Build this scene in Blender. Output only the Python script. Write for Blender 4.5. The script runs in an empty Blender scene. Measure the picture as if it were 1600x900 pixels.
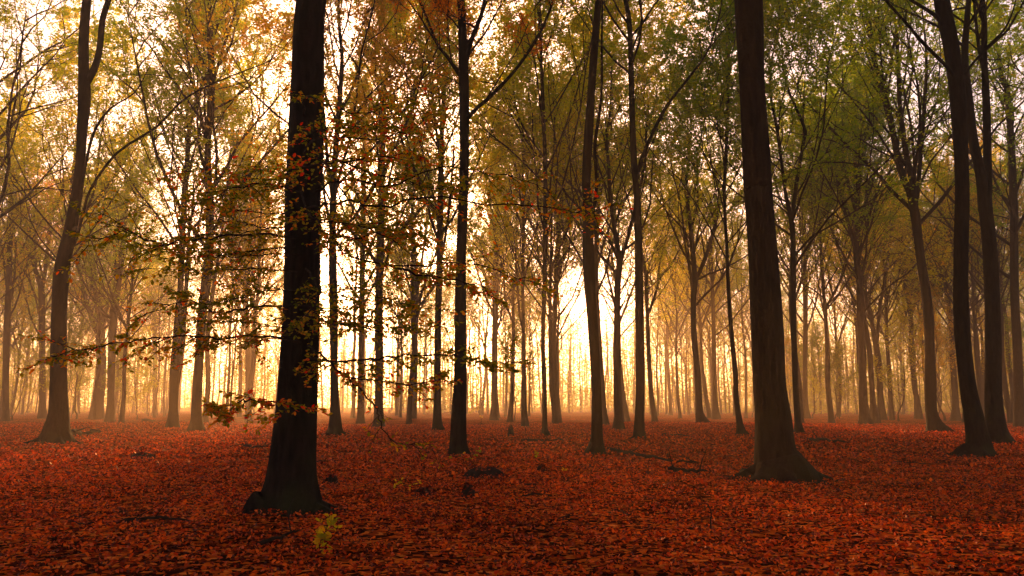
import bpy, math, random
import numpy as np
from mathutils import Vector, Matrix

random.seed(7)
RNG = np.random.default_rng(7)
SC = bpy.context.scene
COL = SC.collection
R = math.radians

# ------------------------------------------------------------------ camera
F, CX, CY, HOR, CAMH = 1200.0, 800.0, 450.0, 636.0, 1.6
TILT = math.atan((HOR - CY) / F)
cd = bpy.data.cameras.new('camera'); cam = bpy.data.objects.new('camera', cd); COL.objects.link(cam)
cd.sensor_width = 36.0; cd.lens = 36.0 * F / 1600.0
cd.clip_start = 0.05; cd.clip_end = 6000
cam.location = (0, 0, CAMH); cam.rotation_euler = (R(90) + TILT, 0, 0)
SC.camera = cam

# ------------------------------------------------------------------ light
SUN_EL, SUN_AZ = R(12.0), R(-8.0)          # azimuth from +Y, negative = left
sdir = Vector((math.sin(SUN_AZ) * math.cos(SUN_EL), math.cos(SUN_AZ) * math.cos(SUN_EL), math.sin(SUN_EL)))
sl = bpy.data.lights.new('sun', 'SUN'); sl.energy = 4.8; sl.angle = R(1.5); sl.color = (1.0, 0.45, 0.14)
so = bpy.data.objects.new('sun', sl); COL.objects.link(so)
so.rotation_euler = sdir.to_track_quat('Z', 'Y').to_euler()
W = bpy.data.worlds.new('World'); SC.world = W; W.use_nodes = True
wn = W.node_tree; bg = wn.nodes['Background']
sky = wn.nodes.new('ShaderNodeTexSky'); sky.sky_type = 'NISHITA'; sky.sun_disc = False
sky.sun_elevation = SUN_EL; sky.sun_rotation = SUN_AZ
sky.air_density = 1.0; sky.dust_density = 3.0; sky.ozone_density = 1.0
mx = wn.nodes.new('ShaderNodeMix'); mx.data_type = 'RGBA'; mx.blend_type = 'MULTIPLY'
mx.inputs['Factor'].default_value = 1.0; mx.inputs['B'].default_value = (1.0, 0.68, 0.60, 1)
wn.links.new(sky.outputs['Color'], mx.inputs['A']); wn.links.new(mx.outputs['Result'], bg.inputs['Color'])
bg.inputs['Strength'].default_value = 0.15
vs = SC.view_settings
vs.view_transform = 'Standard'; vs.look = 'None'; vs.gamma = 1.0; vs.use_curve_mapping = False
vs.exposure = 1.6
SC.display_settings.display_device = 'sRGB'
cy = SC.cycles
cy.max_bounces = 6; cy.diffuse_bounces = 3; cy.glossy_bounces = 1; cy.transmission_bounces = 4
cy.volume_bounces = 0; cy.transparent_max_bounces = 4
cy.use_denoising = True
HAZE = 0.0017

# ------------------------------------------------------------------ helpers
def at(px, py, D):
    """point seen at photo pixel px,py standing D metres away"""
    u = (px - CX) / F; v = (CY - py) / F
    c, s = math.cos(TILT), math.sin(TILT)
    dy = c - v * s; dz = s + v * c
    k = D / dy
    return np.array([u * k, D, CAMH + dz * k]), k / F

def gdist(py):
    v = (CY - py) / F
    c, s = math.cos(TILT), math.sin(TILT)
    return CAMH * (c - v * s) / -(s + v * c)

def gh(x, y):
    return (0.05 * np.sin(x * 0.55 + 1.3 * np.sin(y * 0.21)) * np.sin(y * 0.43 + 0.7)
            + 0.025 * np.sin(x * 1.7 + y * 0.9) * np.sin(y * 1.3 - x * 0.4) + 0.03 * np.sin(y * 0.17 + x * 0.11)
            + np.clip((y - 35) / 60, 0, 1) * 0.16 * np.sin(x * 0.13 + 0.6 * np.sin(y * .07)) * np.sin(y * 0.11 + .4))

def norm(a):
    return a / np.maximum(np.linalg.norm(a, axis=-1, keepdims=True), 1e-9)

class Acc:
    def __init__(s): s.v = []; s.f = []; s.m = []; s.t = []; s.n = 0
    def add(s, v, f, mat=0, tint=None):
        v = np.asarray(v, dtype=np.float32).reshape(-1, 3); f = np.asarray(f, dtype=np.int32).reshape(-1, 4)
        s.v.append(v); s.f.append(f + s.n); s.n += len(v)
        s.m.append(np.full(len(f), mat, dtype=np.int32))
        s.t.append(np.zeros(len(f), dtype=np.float32) if tint is None else np.asarray(tint, dtype=np.float32))
    def mesh(s, name, mats, origin=None, smooth=True):
        v = np.concatenate(s.v); f = np.concatenate(s.f); m = np.concatenate(s.m); t = np.concatenate(s.t)
        if origin is not None: v = v - np.asarray(origin, dtype=np.float32)
        me = bpy.data.meshes.new(name)
        me.vertices.add(len(v)); me.vertices.foreach_set('co', v.ravel())
        me.loops.add(len(f) * 4); me.loops.foreach_set('vertex_index', f.ravel())
        me.polygons.add(len(f))
        me.polygons.foreach_set('loop_start', np.arange(len(f), dtype=np.int32) * 4)
        try: me.polygons.foreach_set('loop_total', np.full(len(f), 4, dtype=np.int32))
        except Exception: pass
        me.polygons.foreach_set('material_index', m)
        me.polygons.foreach_set('use_smooth', np.full(len(f), smooth))
        a = me.attributes.new('tint', 'FLOAT', 'FACE'); a.data.foreach_set('value', t)
        me.update(calc_edges=True)
        for x in mats: me.materials.append(x)
        return me

def link(name, me, parent=None, loc=(0, 0, 0)):
    o = bpy.data.objects.new(name, me); COL.objects.link(o); o.location = loc
    if parent is not None: o.parent = parent
    return o

def tag(o, label=None, cat=None, group=None, kind=None):
    if label: o['label'] = label
    if cat: o['category'] = cat
    if group: o['group'] = group
    if kind: o['kind'] = kind
    return o

def tubes(acc, P, Rd, sides, mat=0, cap=False):
    """P (N,K,3) polylines, Rd (N,K) radii"""
    N, K, _ = P.shape
    T = np.empty_like(P); T[:, 1:-1] = P[:, 2:] - P[:, :-2]; T[:, 0] = P[:, 1] - P[:, 0]; T[:, -1] = P[:, -1] - P[:, -2]
    T = norm(T)
    ov = norm(P[:, -1] - P[:, 0])
    ref = np.where(np.abs(ov[:, 2:3]) > 0.7, np.array([[0.0, 1.0, 0.0]]), np.array([[0.0, 0.0, 1.0]]))
    A = norm(np.cross(T, ref[:, None, :])); B = np.cross(T, A)
    th = np.arange(sides) / sides * 2 * np.pi
    V = P[:, :, None, :] + Rd[:, :, None, None] * (A[:, :, None, :] * np.cos(th)[None, None, :, None] + B[:, :, None, :] * np.sin(th)[None, None, :, None])
    idx = np.arange(N * K * sides).reshape(N, K, sides)
    a = idx[:, :-1, :]; b = np.roll(a, -1, axis=2); d = idx[:, 1:, :]; c = np.roll(d, -1, axis=2)
    acc.add(V, np.stack([a, b, c, d], -1), mat)

def leaves(acc, pos, axis, size, mat=1, tilt=0.45, width=0.62, tint=None, droop=0.0):
    N = len(pos)
    nrm = norm(np.array([0, 0, 1.0]) + RNG.normal(0, tilt, (N, 3)))
    ax = norm(axis + RNG.normal(0, 0.5, (N, 3)) + np.array([0, 0, -droop]))
    ax = norm(ax - nrm * np.sum(ax * nrm, -1, keepdims=True)); sd = np.cross(nrm, ax)
    L = size[:, None]; Wd = L * width * 0.5
    p0 = pos; p1 = pos + ax * L * 0.5 + sd * Wd; p2 = pos + ax * L; p3 = pos + ax * L * 0.5 - sd * Wd
    acc.add(np.stack([p0, p1, p2, p3], 1), np.arange(N * 4).reshape(N, 4), mat, RNG.random(N) if tint is None else tint)

def fine_leaves(acc, pos, axis, size, nrm, mat=1, tint=None):
    """close-up leaves: oval, folded along the midrib, 4 quads each"""
    N = len(pos); ax = norm(axis - nrm * np.sum(axis * nrm, -1, keepdims=True)); sd = np.cross(nrm, ax)
    L = size[:, None]; cur = RNG.uniform(-0.25, 0.1, (N, 1)) * L; fold = RNG.uniform(0.0, 0.22, (N, 1)) * L
    def P(u, w): return pos + ax * L * u + sd * L * w + nrm * (cur * u * u + fold * abs(w) * 2)
    V = np.stack([P(0, 0), P(.28, .26), P(.38, 0), P(.28, -.26), P(.68, .25), P(.74, 0), P(.68, -.25), P(1.0, 0)], 1)
    q = np.array([[0, 1, 2, 3], [1, 4, 5, 2], [3, 2, 5, 6], [4, 7, 6, 5]])
    f = np.arange(N)[:, None, None] * 8 + q[None]
    t = RNG.random(N) if tint is None else tint
    acc.add(V, f, mat, np.repeat(t, 4))

def grow(st, dr, ln, K, wig, up):
    N = len(st); P = np.empty((N, K, 3)); P[:, 0] = st; d = norm(dr)
    step = (ln / (K - 1))[:, None]
    for k in range(1, K):
        d = norm(d + RNG.normal(0, wig, (N, 3)) + np.array([0, 0, up])); P[:, k] = P[:, k - 1] + d * step
    return P

def children(P, per, t0, spread, upb=0.0):
    N, K, _ = P.shape
    t = (np.linspace(t0, 0.98, per)[None, :] + RNG.uniform(-.04, .04, (N, per))).clip(0, .999) * (K - 1)
    i = t.astype(int); fr = (t - i)[..., None]; n = np.arange(N)[:, None]
    pos = P[n, i] * (1 - fr) + P[n, i + 1] * fr
    tan = norm(P[n, i + 1] - P[n, i])
    rnd = RNG.normal(0, 1, (N, per, 3)); rnd[..., 2] *= 0.45
    rnd = norm(rnd - tan * np.sum(rnd * tan, -1, keepdims=True))
    d = norm(tan + rnd * spread + np.array([0, 0, upb]))
    return pos.reshape(-1, 3), d.reshape(-1, 3), (t / (K - 1)).reshape(-1), np.repeat(np.arange(N), per)

def catmull(pts, n):
    pts = np.asarray(pts, float); out = []
    P = np.vstack([2 * pts[0] - pts[1], pts, 2 * pts[-1] - pts[-2]])
    for i in range(1, len(P) - 2):
        a, b, c, d = P[i - 1], P[i], P[i + 1], P[i + 2]
        for k in range(n):
            t = k / n
            out.append(0.5 * ((2 * b) + (-a + c) * t + (2 * a - 5 * b + 4 * c - d) * t * t + (-a + 3 * b - 3 * c + d) * t ** 3))
    out.append(P[-2]); o = np.array(out)
    if o.shape[1] > 3:
        o[:, 3] = np.maximum(o[:, 3], 0.5 * pts[:, 3].min())
    return o

# ------------------------------------------------------------------ materials
def mat(name):
    m = bpy.data.materials.new(name); m.use_nodes = True; nt = m.node_tree
    for n in list(nt.nodes): nt.nodes.remove(n)
    out = nt.nodes.new('ShaderNodeOutputMaterial')
    return m, nt, out
def node(nt, t, **kw):
    n = nt.nodes.new(t)
    for k, v in kw.items(): setattr(n, k, v)
    return n
def ramp(nt, stops, interp='LINEAR'):
    r = nt.nodes.new('ShaderNodeValToRGB'); e = r.color_ramp; e.interpolation = interp
    while len(e.elements) < len(stops): e.elements.new(0.5)
    for i, (p, c) in enumerate(stops): e.elements[i].position = p; e.elements[i].color = (*c, 1)
    return r

def leaf_mat(name, stops, trans=0.72, rough=0.6, interp='LINEAR', gloss=0.0):
    m, nt, out = mat(name)
    at_ = node(nt, 'ShaderNodeAttribute', attribute_name='tint')
    oi = node(nt, 'ShaderNodeObjectInfo')
    mm = node(nt, 'ShaderNodeMath', operation='MULTIPLY_ADD'); mm.inputs[1].default_value = 0.72
    m2 = node(nt, 'ShaderNodeMath', operation='MULTIPLY'); m2.inputs[1].default_value = 0.28
    nt.links.new(oi.outputs['Random'], m2.inputs[0]); nt.links.new(at_.outputs['Fac'], mm.inputs[0]); nt.links.new(m2.outputs[0], mm.inputs[2])
    r = ramp(nt, stops, interp); nt.links.new(mm.outputs[0], r.inputs[0])
    d = node(nt, 'ShaderNodeBsdfDiffuse'); t = node(nt, 'ShaderNodeBsdfTranslucent')
    g = node(nt, 'ShaderNodeMixShader'); g.inputs[0].default_value = trans
    nt.links.new(r.outputs[0], d.inputs[0])
    hs = node(nt, 'ShaderNodeHueSaturation'); hs.inputs['Value'].default_value = 1.9; hs.inputs['Saturation'].default_value = 1.15
    nt.links.new(r.outputs[0], hs.inputs['Color']); nt.links.new(hs.outputs[0], t.inputs[0])
    nt.links.new(d.outputs[0], g.inputs[1]); nt.links.new(t.outputs[0], g.inputs[2])
    if gloss > 0:
        gl = node(nt, 'ShaderNodeBsdfGlossy'); gl.inputs['Roughness'].default_value = 0.38; gl.inputs['Color'].default_value = (.9, .8, .75, 1)
        fr = node(nt, 'ShaderNodeFresnel'); fr.inputs['IOR'].default_value = 1.35
        mg = node(nt, 'ShaderNodeMath', operation='MULTIPLY'); mg.inputs[1].default_value = gloss; nt.links.new(fr.outputs[0], mg.inputs[0])
        g2 = node(nt, 'ShaderNodeMixShader'); nt.links.new(mg.outputs[0], g2.inputs[0]); nt.links.new(g.outputs[0], g2.inputs[1]); nt.links.new(gl.outputs[0], g2.inputs[2]); g = g2
    nt.links.new(g.outputs[0], out.inputs[0])
    return m

def bark_mat(name, c1, c2, moss=0.0, scale=3.0):
    m, nt, out = mat(name)
    b = node(nt, 'ShaderNodeBsdfPrincipled'); b.inputs['Roughness'].default_value = 0.9; b.inputs['Specular IOR Level'].default_value = 0.06
    tc = node(nt, 'ShaderNodeTexCoord'); mp = node(nt, 'ShaderNodeMapping'); mp.inputs['Scale'].default_value = (1, 1, 0.22)
    nt.links.new(tc.outputs['Object'], mp.inputs[0])
    n1 = node(nt, 'ShaderNodeTexNoise'); n1.inputs['Scale'].default_value = scale * 4; n1.inputs['Detail'].default_value = 6
    n2 = node(nt, 'ShaderNodeTexNoise'); n2.inputs['Scale'].default_value = scale * 0.5; n2.inputs['Detail'].default_value = 3
    nt.links.new(mp.outputs[0], n1.inputs[0]); nt.links.new(tc.outputs['Object'], n2.inputs[0])
    r = ramp(nt, [(0.32, c1), (0.68, c2)]); nt.links.new(n1.outputs[0], r.inputs[0])
    col = r.outputs[0]
    if moss > 0:
        rr = ramp(nt, [(0.5 - 0.12 * moss, (0, 0, 0)), (0.66, (1, 1, 1))]); nt.links.new(n2.outputs[0], rr.inputs[0])
        sx = node(nt, 'ShaderNodeSeparateXYZ'); nt.links.new(tc.outputs['Object'], sx.inputs[0])
        mr = node(nt, 'ShaderNodeMapRange'); mr.inputs['From Min'].default_value = 0.0; mr.inputs['From Max'].default_value = 2.2
        mr.inputs['To Min'].default_value = 1.0; mr.inputs['To Max'].default_value = 0.15
        nt.links.new(sx.outputs['Z'], mr.inputs[0])
        mu = node(nt, 'ShaderNodeMath', operation='MULTIPLY'); nt.links.new(rr.outputs[0], mu.inputs[0]); nt.links.new(mr.outputs[0], mu.inputs[1])
        mi = node(nt, 'ShaderNodeMix', data_type='RGBA'); mi.inputs['B'].default_value = (0.020, 0.021, 0.008, 1)
        nt.links.new(mu.outputs[0], mi.inputs['Factor']); nt.links.new(col, mi.inputs['A']); col = mi.outputs['Result']
    nt.links.new(col, b.inputs['Base Color'])
    bp = node(nt, 'ShaderNodeBump'); bp.inputs['Strength'].default_value = 1.0; bp.inputs['Distance'].default_value = 0.05
    n3 = node(nt, 'ShaderNodeTexNoise'); n3.inputs['Scale'].default_value = scale * 1.3; n3.inputs['Detail'].default_value = 8; n3.inputs['Roughness'].default_value = .65
    nt.links.new(tc.outputs['Object'], n3.inputs[0])
    ad = node(nt, 'ShaderNodeMath', operation='ADD'); nt.links.new(n1.outputs[0], ad.inputs[0]); nt.links.new(n3.outputs[0], ad.inputs[1])
    nt.links.new(ad.outputs[0], bp.inputs['Height']); nt.links.new(bp.outputs[0], b.inputs['Normal'])
    nt.links.new(b.outputs[0], out.inputs[0])
    return m

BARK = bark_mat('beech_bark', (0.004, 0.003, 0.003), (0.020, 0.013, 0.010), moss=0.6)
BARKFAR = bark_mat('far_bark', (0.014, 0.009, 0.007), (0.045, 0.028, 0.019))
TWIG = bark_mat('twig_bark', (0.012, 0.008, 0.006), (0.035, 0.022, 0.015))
LEAF = {
    'green': leaf_mat('leaf_green', [(0.0, (0.09, 0.17, 0.008)), (0.5, (0.17, 0.24, 0.010)), (1.0, (0.32, 0.30, 0.012))]),
    'gold': leaf_mat('leaf_gold', [(0.0, (0.15, 0.23, 0.008)), (0.5, (0.34, 0.34, 0.012)), (1.0, (0.52, 0.34, 0.02))]),
    'rust': leaf_mat('leaf_rust', [(0.0, (0.22, 0.17, 0.02)), (0.5, (0.42, 0.27, 0.03)), (1.0, (0.52, 0.22, 0.03))]),
    'far': leaf_mat('leaf_far', [(0.0, (0.08, 0.12, 0.010)), (0.5, (0.20, 0.20, 0.012)), (1.0, (0.42, 0.26, 0.02))]),
    'orange': leaf_mat('leaf_orange', [(0.0, (0.35, 0.12, 0.02)), (0.6, (0.55, 0.16, 0.015)), (1.0, (0.5, 0.07, 0.015))]),
    'spray': leaf_mat('leaf_spray', [(0.0, (0.05, 0.08, 0.010)), (0.35, (0.14, 0.14, 0.014)), (0.62, (0.34, 0.25, 0.02)), (0.76, (0.55, 0.20, 0.02)), (0.86, (0.62, 0.05, 0.010)), (1.0, (0.5, 0.015, 0.010))], trans=0.62),
    'yellow': leaf_mat('leaf_yellow', [(0.0, (0.10, 0.16, 0.015)), (0.5, (0.40, 0.30, 0.02)), (1.0, (0.55, 0.25, 0.02))]),
    'litter': leaf_mat('leaf_litter', [(0.0, (0.012, 0.004, 0.003)), (0.28, (0.08, 0.011, 0.005)), (0.5, (0.42, 0.038, 0.005)), (0.82, (0.75, 0.13, 0.010)), (0.92, (0.68, 0.30, 0.09)), (1.0, (0.80, 0.46, 0.26))], trans=0.2, gloss=.03),
}

# ------------------------------------------------------------------ ground
def ground():
    n = 260
    t = np.linspace(-1, 1, n)
    xs = np.sign(t) * (np.abs(t) * 30 + np.abs(t) ** 5 * 1500)
    s = np.linspace(0, 1, n + 80)
    ys = -40 + s * 90 + s ** 7 * 2400
    X, Y = np.meshgrid(xs, ys); Z = gh(X, Y) - 0.0
    Z += np.random.default_rng(1).normal(0, 0.006, Z.shape) * (Y < 60)
    V = np.stack([X, Y, Z], -1); h, w = X.shape
    i = np.arange(h * w).reshape(h, w)
    a = Acc(); a.add(V, np.stack([i[:-1, :-1], i[:-1, 1:], i[1:, 1:], i[1:, :-1]], -1))
    m, nt, out = mat('leaf_covered_soil')
    b = node(nt, 'ShaderNodeBsdfPrincipled'); b.inputs['Roughness'].default_value = 1.0; b.inputs['Specular IOR Level'].default_value = 0.0
    tc = node(nt, 'ShaderNodeTexCoord')
    nz = node(nt, 'ShaderNodeTexNoise'); nz.inputs['Scale'].default_value = 9.0; nt.links.new(tc.outputs['Object'], nz.inputs[0])
    va = node(nt, 'ShaderNodeVectorMath', operation='MULTIPLY_ADD'); va.inputs[1].default_value = (0.12, 0.12, 0.12)
    nt.links.new(nz.outputs['Color'], va.inputs[0]); nt.links.new(tc.outputs['Object'], va.inputs[2])
    v1 = node(nt, 'ShaderNodeTexVoronoi'); v1.inputs['Scale'].default_value = 13.0; nt.links.new(va.outputs[0], v1.inputs[0])
    sp = node(nt, 'ShaderNodeSeparateColor'); nt.links.new(v1.outputs['Color'], sp.inputs[0])
    r = ramp(nt, [(0.0, (0.010, 0.004, 0.003)), (0.35, (0.04, 0.008, 0.004)), (0.6, (0.30, 0.040, 0.006)), (0.85, (0.66, 0.12, 0.010)), (1.0, (0.70, 0.20, 0.030))])
    nt.links.new(sp.outputs[0], r.inputs[0])
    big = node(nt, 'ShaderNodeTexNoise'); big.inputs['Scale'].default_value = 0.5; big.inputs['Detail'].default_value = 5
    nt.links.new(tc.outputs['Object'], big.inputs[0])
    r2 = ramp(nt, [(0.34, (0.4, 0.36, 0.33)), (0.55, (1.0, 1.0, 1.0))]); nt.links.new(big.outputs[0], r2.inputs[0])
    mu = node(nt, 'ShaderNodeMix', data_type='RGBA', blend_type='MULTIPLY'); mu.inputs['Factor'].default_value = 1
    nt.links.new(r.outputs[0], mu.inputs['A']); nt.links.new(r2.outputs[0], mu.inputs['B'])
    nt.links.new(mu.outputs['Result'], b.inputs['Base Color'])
    bp = node(nt, 'ShaderNodeBump'); bp.inputs['Strength'].default_value = 1.0; bp.inputs['Distance'].default_value = 0.05
    nt.links.new(sp.outputs[1], bp.inputs['Height']); nt.links.new(bp.outputs[0], b.inputs['Normal'])
    nt.links.new(b.outputs[0], out.inputs[0])
    o = link('ground', a.mesh('ground', [m])); tag(o, 'forest floor covered in fallen red brown leaves', 'ground', kind='structure')

    # loose leaves lying on it
    a = Acc()
    def scatter(N, y0, y1, size, mix, f0, f1):
        y = np.sqrt(RNG.uniform(y0 * y0, y1 * y1, N)); y = y[RNG.random(N) < np.clip((y - f0) / (f1 - f0), 0, 1)]; N = len(y); x = RNG.uniform(-0.78, 0.78, N) * y + RNG.uniform(-1.5, 1.5, N)
        # drifts: leaves bunch up
        pz = gh(x, y) + RNG.uniform(0.0, 0.07, N)
        pos = np.stack([x, y, pz], -1); an = RNG.uniform(0, 2 * np.pi, N)
        ax = np.stack([np.cos(an), np.sin(an), RNG.normal(0, .25, N)], -1)
        nr = norm(np.array([0, 0, 1.0]) + RNG.normal(0, mix, (N, 3)))
        gap = np.sin(x * 1.9 + 2.2 * np.sin(y * 1.1)) * np.sin(y * 2.6 + 1.7 * np.sin(x * .9)) + .5 * np.sin(x * 5.1 + y * 3.3)
        pos[:, 2] += .035 * np.clip(gap, 0, 1); keep = RNG.random(N) > np.clip(-gap * .9 - .15, 0, .8)
        x, y, pos, ax, nr = x[keep], y[keep], pos[keep], ax[keep], nr[keep]; N = len(x)
        clus = 0.5 + 0.5 * np.sin(x * 1.1 + 2 * np.sin(y * .8)) * np.sin(y * 1.7 + x * .6)
        tint = (RNG.random(N) * 0.85 + 0.15 * clus) ** 1.15
        return pos, norm(ax), RNG.uniform(0.7, 1.25, N) * size, nr, tint
    p, ax, s_, nr, tn = scatter(215000, 5.5, 30, 0.051, 0.75, 30, 12); fine_leaves(a, p, ax, s_, nr, 0, tn)
    p, ax, s_, nr, tn = scatter(150000, 12, 75, 0.11, 0.5, 12, 26)
    leaves(a, p, ax, s_, 0, tilt=0.75, width=0.75, tint=tn)
    o = link('fallen_leaves', a.mesh('fallen_leaves', [LEAF['litter']], smooth=False))
    tag(o, 'loose red and brown beech leaves lying over the forest floor', 'fallen leaves', kind='stuff')
ground()

# ------------------------------------------------------------------ trees
def stem_mesh(name, pts, sides, mats, origin, roots=0.0, seed=0, near=False):
    """pts (n,4): x,y,z,radius.  A swept round trunk with uneven bark and root lobes"""
    pts = catmull(pts, 5 if near else 3)
    n = len(pts); P = pts[:, :3]; rad = pts[:, 3]
    T = np.gradient(P, axis=0); T = norm(T); ov = norm(P[-1] - P[0]); ref = np.array([0, 1.0, 0]) if abs(ov[2]) > .6 else np.array([0, 0, 1.0])
    A = norm(np.cross(ref[None], T)); B = np.cross(T, A)
    th = np.arange(sides) / sides * 2 * np.pi
    rg = np.random.default_rng(seed + 99); ph = rg.uniform(0, 6.28, 8)
    hh = (P[:, 2] - P[0, 2])[:, None]
    wob = 1 + 0.035 * np.sin(3 * th[None] + ph[0] + hh * 0.5) + 0.03 * np.sin(5 * th[None] + ph[1] - hh * 0.8) + 0.02 * np.sin(2 * th[None] + hh * 1.7 + ph[2])
    if roots > 0:
        lob = np.maximum(0, np.cos(5 * th + ph[3] + 0.6 * np.sin(th + ph[4]))) ** 1.5
        wob = wob * (1 + roots * np.exp(-np.maximum(hh, 0) / 0.28) * (lob[None] - 0.25)) * (1 + roots * .3 * np.exp(-np.maximum(hh, 0) / 0.9) * (lob[None] - .3))
    V = P[:, None] + (rad[:, None] * wob)[..., None] * (A[:, None] * np.cos(th)[None, :, None] + B[:, None] * np.sin(th)[None, :, None])
    i = np.arange(n * sides).reshape(n, sides); a0 = i[:-1]; b0 = np.roll(a0, -1, 1); d0 = i[1:]; c0 = np.roll(d0, -1, 1)
    a = Acc(); a.add(V, np.stack([a0, b0, c0, d0], -1))
    return a.mesh(name, mats, origin)

def crown_on(acc, stems, H, zc, nl, per1, per2, nleaf, lsize, lmul=1.0, twig_mul=1.0, leaf0=0.0, up=0.10):
    """branches and leaves growing from stems: list of (n,4)"""
    for st, share in stems:
        z = st[:, 2]
        lo = max(zc, z[0] + 0.4); hi = z[-1]
        if hi <= lo: continue
        n = max(3, int(nl * share * .8))
        zz = np.linspace(lo, hi, n) + RNG.uniform(-.3, .3, n)
        zz = zz.clip(lo, hi)
        pos = np.stack([np.interp(zz, z, st[:, k]) for k in range(3)], -1); rr = np.interp(zz, z, st[:, 3])
        az = np.arange(n) * 2.4 + RNG.uniform(0, 6.28) + RNG.normal(0, .3, n)
        fr = (zz - lo) / max(hi - lo, .1)
        inc = np.interp(fr, [0, 1], [0.82, 0.30]) * RNG.uniform(.65, 1.2) + RNG.normal(0, .12, n)
        dr = np.stack([np.cos(az) * np.sin(inc), np.sin(az) * np.sin(inc), np.cos(inc)], -1)
        ln = (0.40 * (H - zz) + 3.0) * RNG.uniform(.75, 1.25, n) * lmul
        L0 = grow(pos, dr, ln, 8, 0.12, up)
        r0 = np.minimum(rr * 0.48, 0.0095 * ln + 0.010)
        tubes(acc, L0, r0[:, None] * np.linspace(1, .22, 8)[None], 5)
        p, d, t, par = children(L0, per1, 0.28, 0.85, 0.05)
        l1 = ln[par] * RNG.uniform(.34, .58, len(p)) * (1.15 - 0.55 * t)
        L1 = grow(p, d, l1, 6, 0.16, 0.06)
        tubes(acc, L1, (r0[par] * .42)[:, None] * np.linspace(1, .25, 6)[None], 4)
        p2, d2, t2, par2 = children(L1, per2, 0.2, 0.9, 0.02)
        l2 = np.maximum(l1[par2] * RNG.uniform(.35, .65, len(p2)), .3) * twig_mul
        L2 = grow(p2, d2, l2, 4, 0.2, 0.02)
        tubes(acc, L2, np.full(len(p2), 0.007)[:, None] * np.linspace(1.2, .5, 4)[None], 3)
        if nleaf > 0:
            q, dq, tq, pq = children(L2, nleaf, 0.12, 1.1)
            live = RNG.random(len(L1)) > .28
            keep = (RNG.random(len(q)) > leaf0) & live[par2[pq]]
            q = q[keep]; dq = dq[keep]
            q = q + RNG.normal(0, .07, q.shape)
            leaves(acc, q, dq, RNG.uniform(.7, 1.25, len(q)) * lsize, 1)

TREES = []
def tree(label, pts, forks=(), H=26.0, zc=None, hue='green', name='beech_tree', group=None, nl=22, per1=7, per2=8, nleaf=36,
         lsize=0.205, D=None, cat='tree', leaf0=0.0, ylean=0.0, lmul=1.0):
    seed = len(TREES)
    base_y = pts[0][1]
    D = D or gdist(base_y)
    near = D < 30
    if D >= 33: H = H + 9 * min(1, (D - 25) / 25); nl = int(nl * 1.35); lmul = lmul * 1.25
    def to3(pl, off=0.0):
        out = []
        for k, q in enumerate(pl):
            p, s = at(q[0], q[1], D); out.append([p[0], D + off * min(1, k / 3) , p[2], q[2] * s * 0.5])
        return out
    st = to3(pts)
    bx, bz = st[0][0], float(gh(st[0][0], D))
    # slight sway in depth so that the stem is not planar
    for k, q in enumerate(st):
        if k > 1: q[1] += 0.12 * math.sin(q[2] * 0.45 + seed) + ylean * (q[2] / 10)
    st[0][2] = bz - 0.02
    st.insert(0, [st[0][0], st[0][1], bz - 0.25, st[0][3] * 1.12])
    # extend above the last seen point
    def extend(s, top):
        a, b = np.array(s[-2]), np.array(s[-1]); d = norm((b - a)[:3]); z = b[2]; r = b[3]; p = b[:3].copy()
        k = 0
        while p[2] < top - 0.5 and k < 12:
            d = norm(d * 0.8 + np.array([0, 0, .45]) + RNG.normal(0, .09, 3)); stp = max(1.2, (top - z) / 7); p = p + d * stp
            f = max(0.0, min(1.0, (p[2] - z) / max(top - z, .1))); k += 1
            s.append([p[0], p[1], p[2], max(0.02, r * (1 - f) ** 0.8)])
    extend(st, H)
    origin = (bx, st[1][1], bz)
    root = bpy.data.objects.new(name, None); COL.objects.link(root); root.location = origin; root.empty_display_size = 0.5
    tag(root, label, cat, group)
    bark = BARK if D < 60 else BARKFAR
    S = np.array(st)
    tr = link('trunk', stem_mesh('trunk', S, 26 if near else 12, [bark], origin, roots=0.5 if D < 60 else 0.3, seed=seed, near=near), root)
    if D < 45:
        nr_ = 8; az0 = random.uniform(0, 6.28); r1 = S[1, 3]
        for k in range(nr_):
            az = az0 + k * 6.283 / nr_ + random.uniform(-.3, .3); ln = r1 * random.uniform(.9, 1.65); d = np.array([math.cos(az), math.sin(az), 0.0])
            sd_ = np.array([-d[1], d[0], 0]) * random.uniform(-.25, .25)
            pp = []
            for u in np.linspace(0, 1, 6):
                q = np.array([bx, D, bz]) + d * (r1 * .35 + ln * u) + sd_ * ln * u * u
                gz = float(gh(q[0], q[1])); rr_ = r1 * .30 * (1 - u) ** .8 + .012
                pp.append([q[0], q[1], gz + r1 * .42 * (1 - u) ** 2.2 - rr_ * .35 - .02, rr_])
            link('root', stem_mesh('root', np.array(pp), 10, [bark], origin, seed=seed + k), root)
    stems = [(catmull(S, 3), 1.0)]
    for fk in forks:
        fp = to3(fk, off=RNG.uniform(-.8, .8))
        big = fk[0][2] >= 6 and len(fk) > 2
        if big or fk[-1][1] > 2: extend(fp, min(H - 2, fp[-1][2] + (7 if big else 2.5)))
        fa = np.array(fp)
        link('limb', stem_mesh('limb', fa, 10, [bark], origin, seed=seed, near=near), root)
        fz = fa[np.argsort(fa[:, 2])]
        stems.append((catmull(fz, 2), 0.45 if big else 0.3))
    a = Acc()
    zc = zc if zc is not None else 0.34 * H
    crown_on(a, stems, H, zc, nl, per1, per2, nleaf, lsize, leaf0=leaf0, lmul=lmul)
    link('crown', a.mesh('crown', [TWIG, LEAF[hue]], origin), root)
    TREES.append((root, D, bx))
    return root, origin

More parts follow.
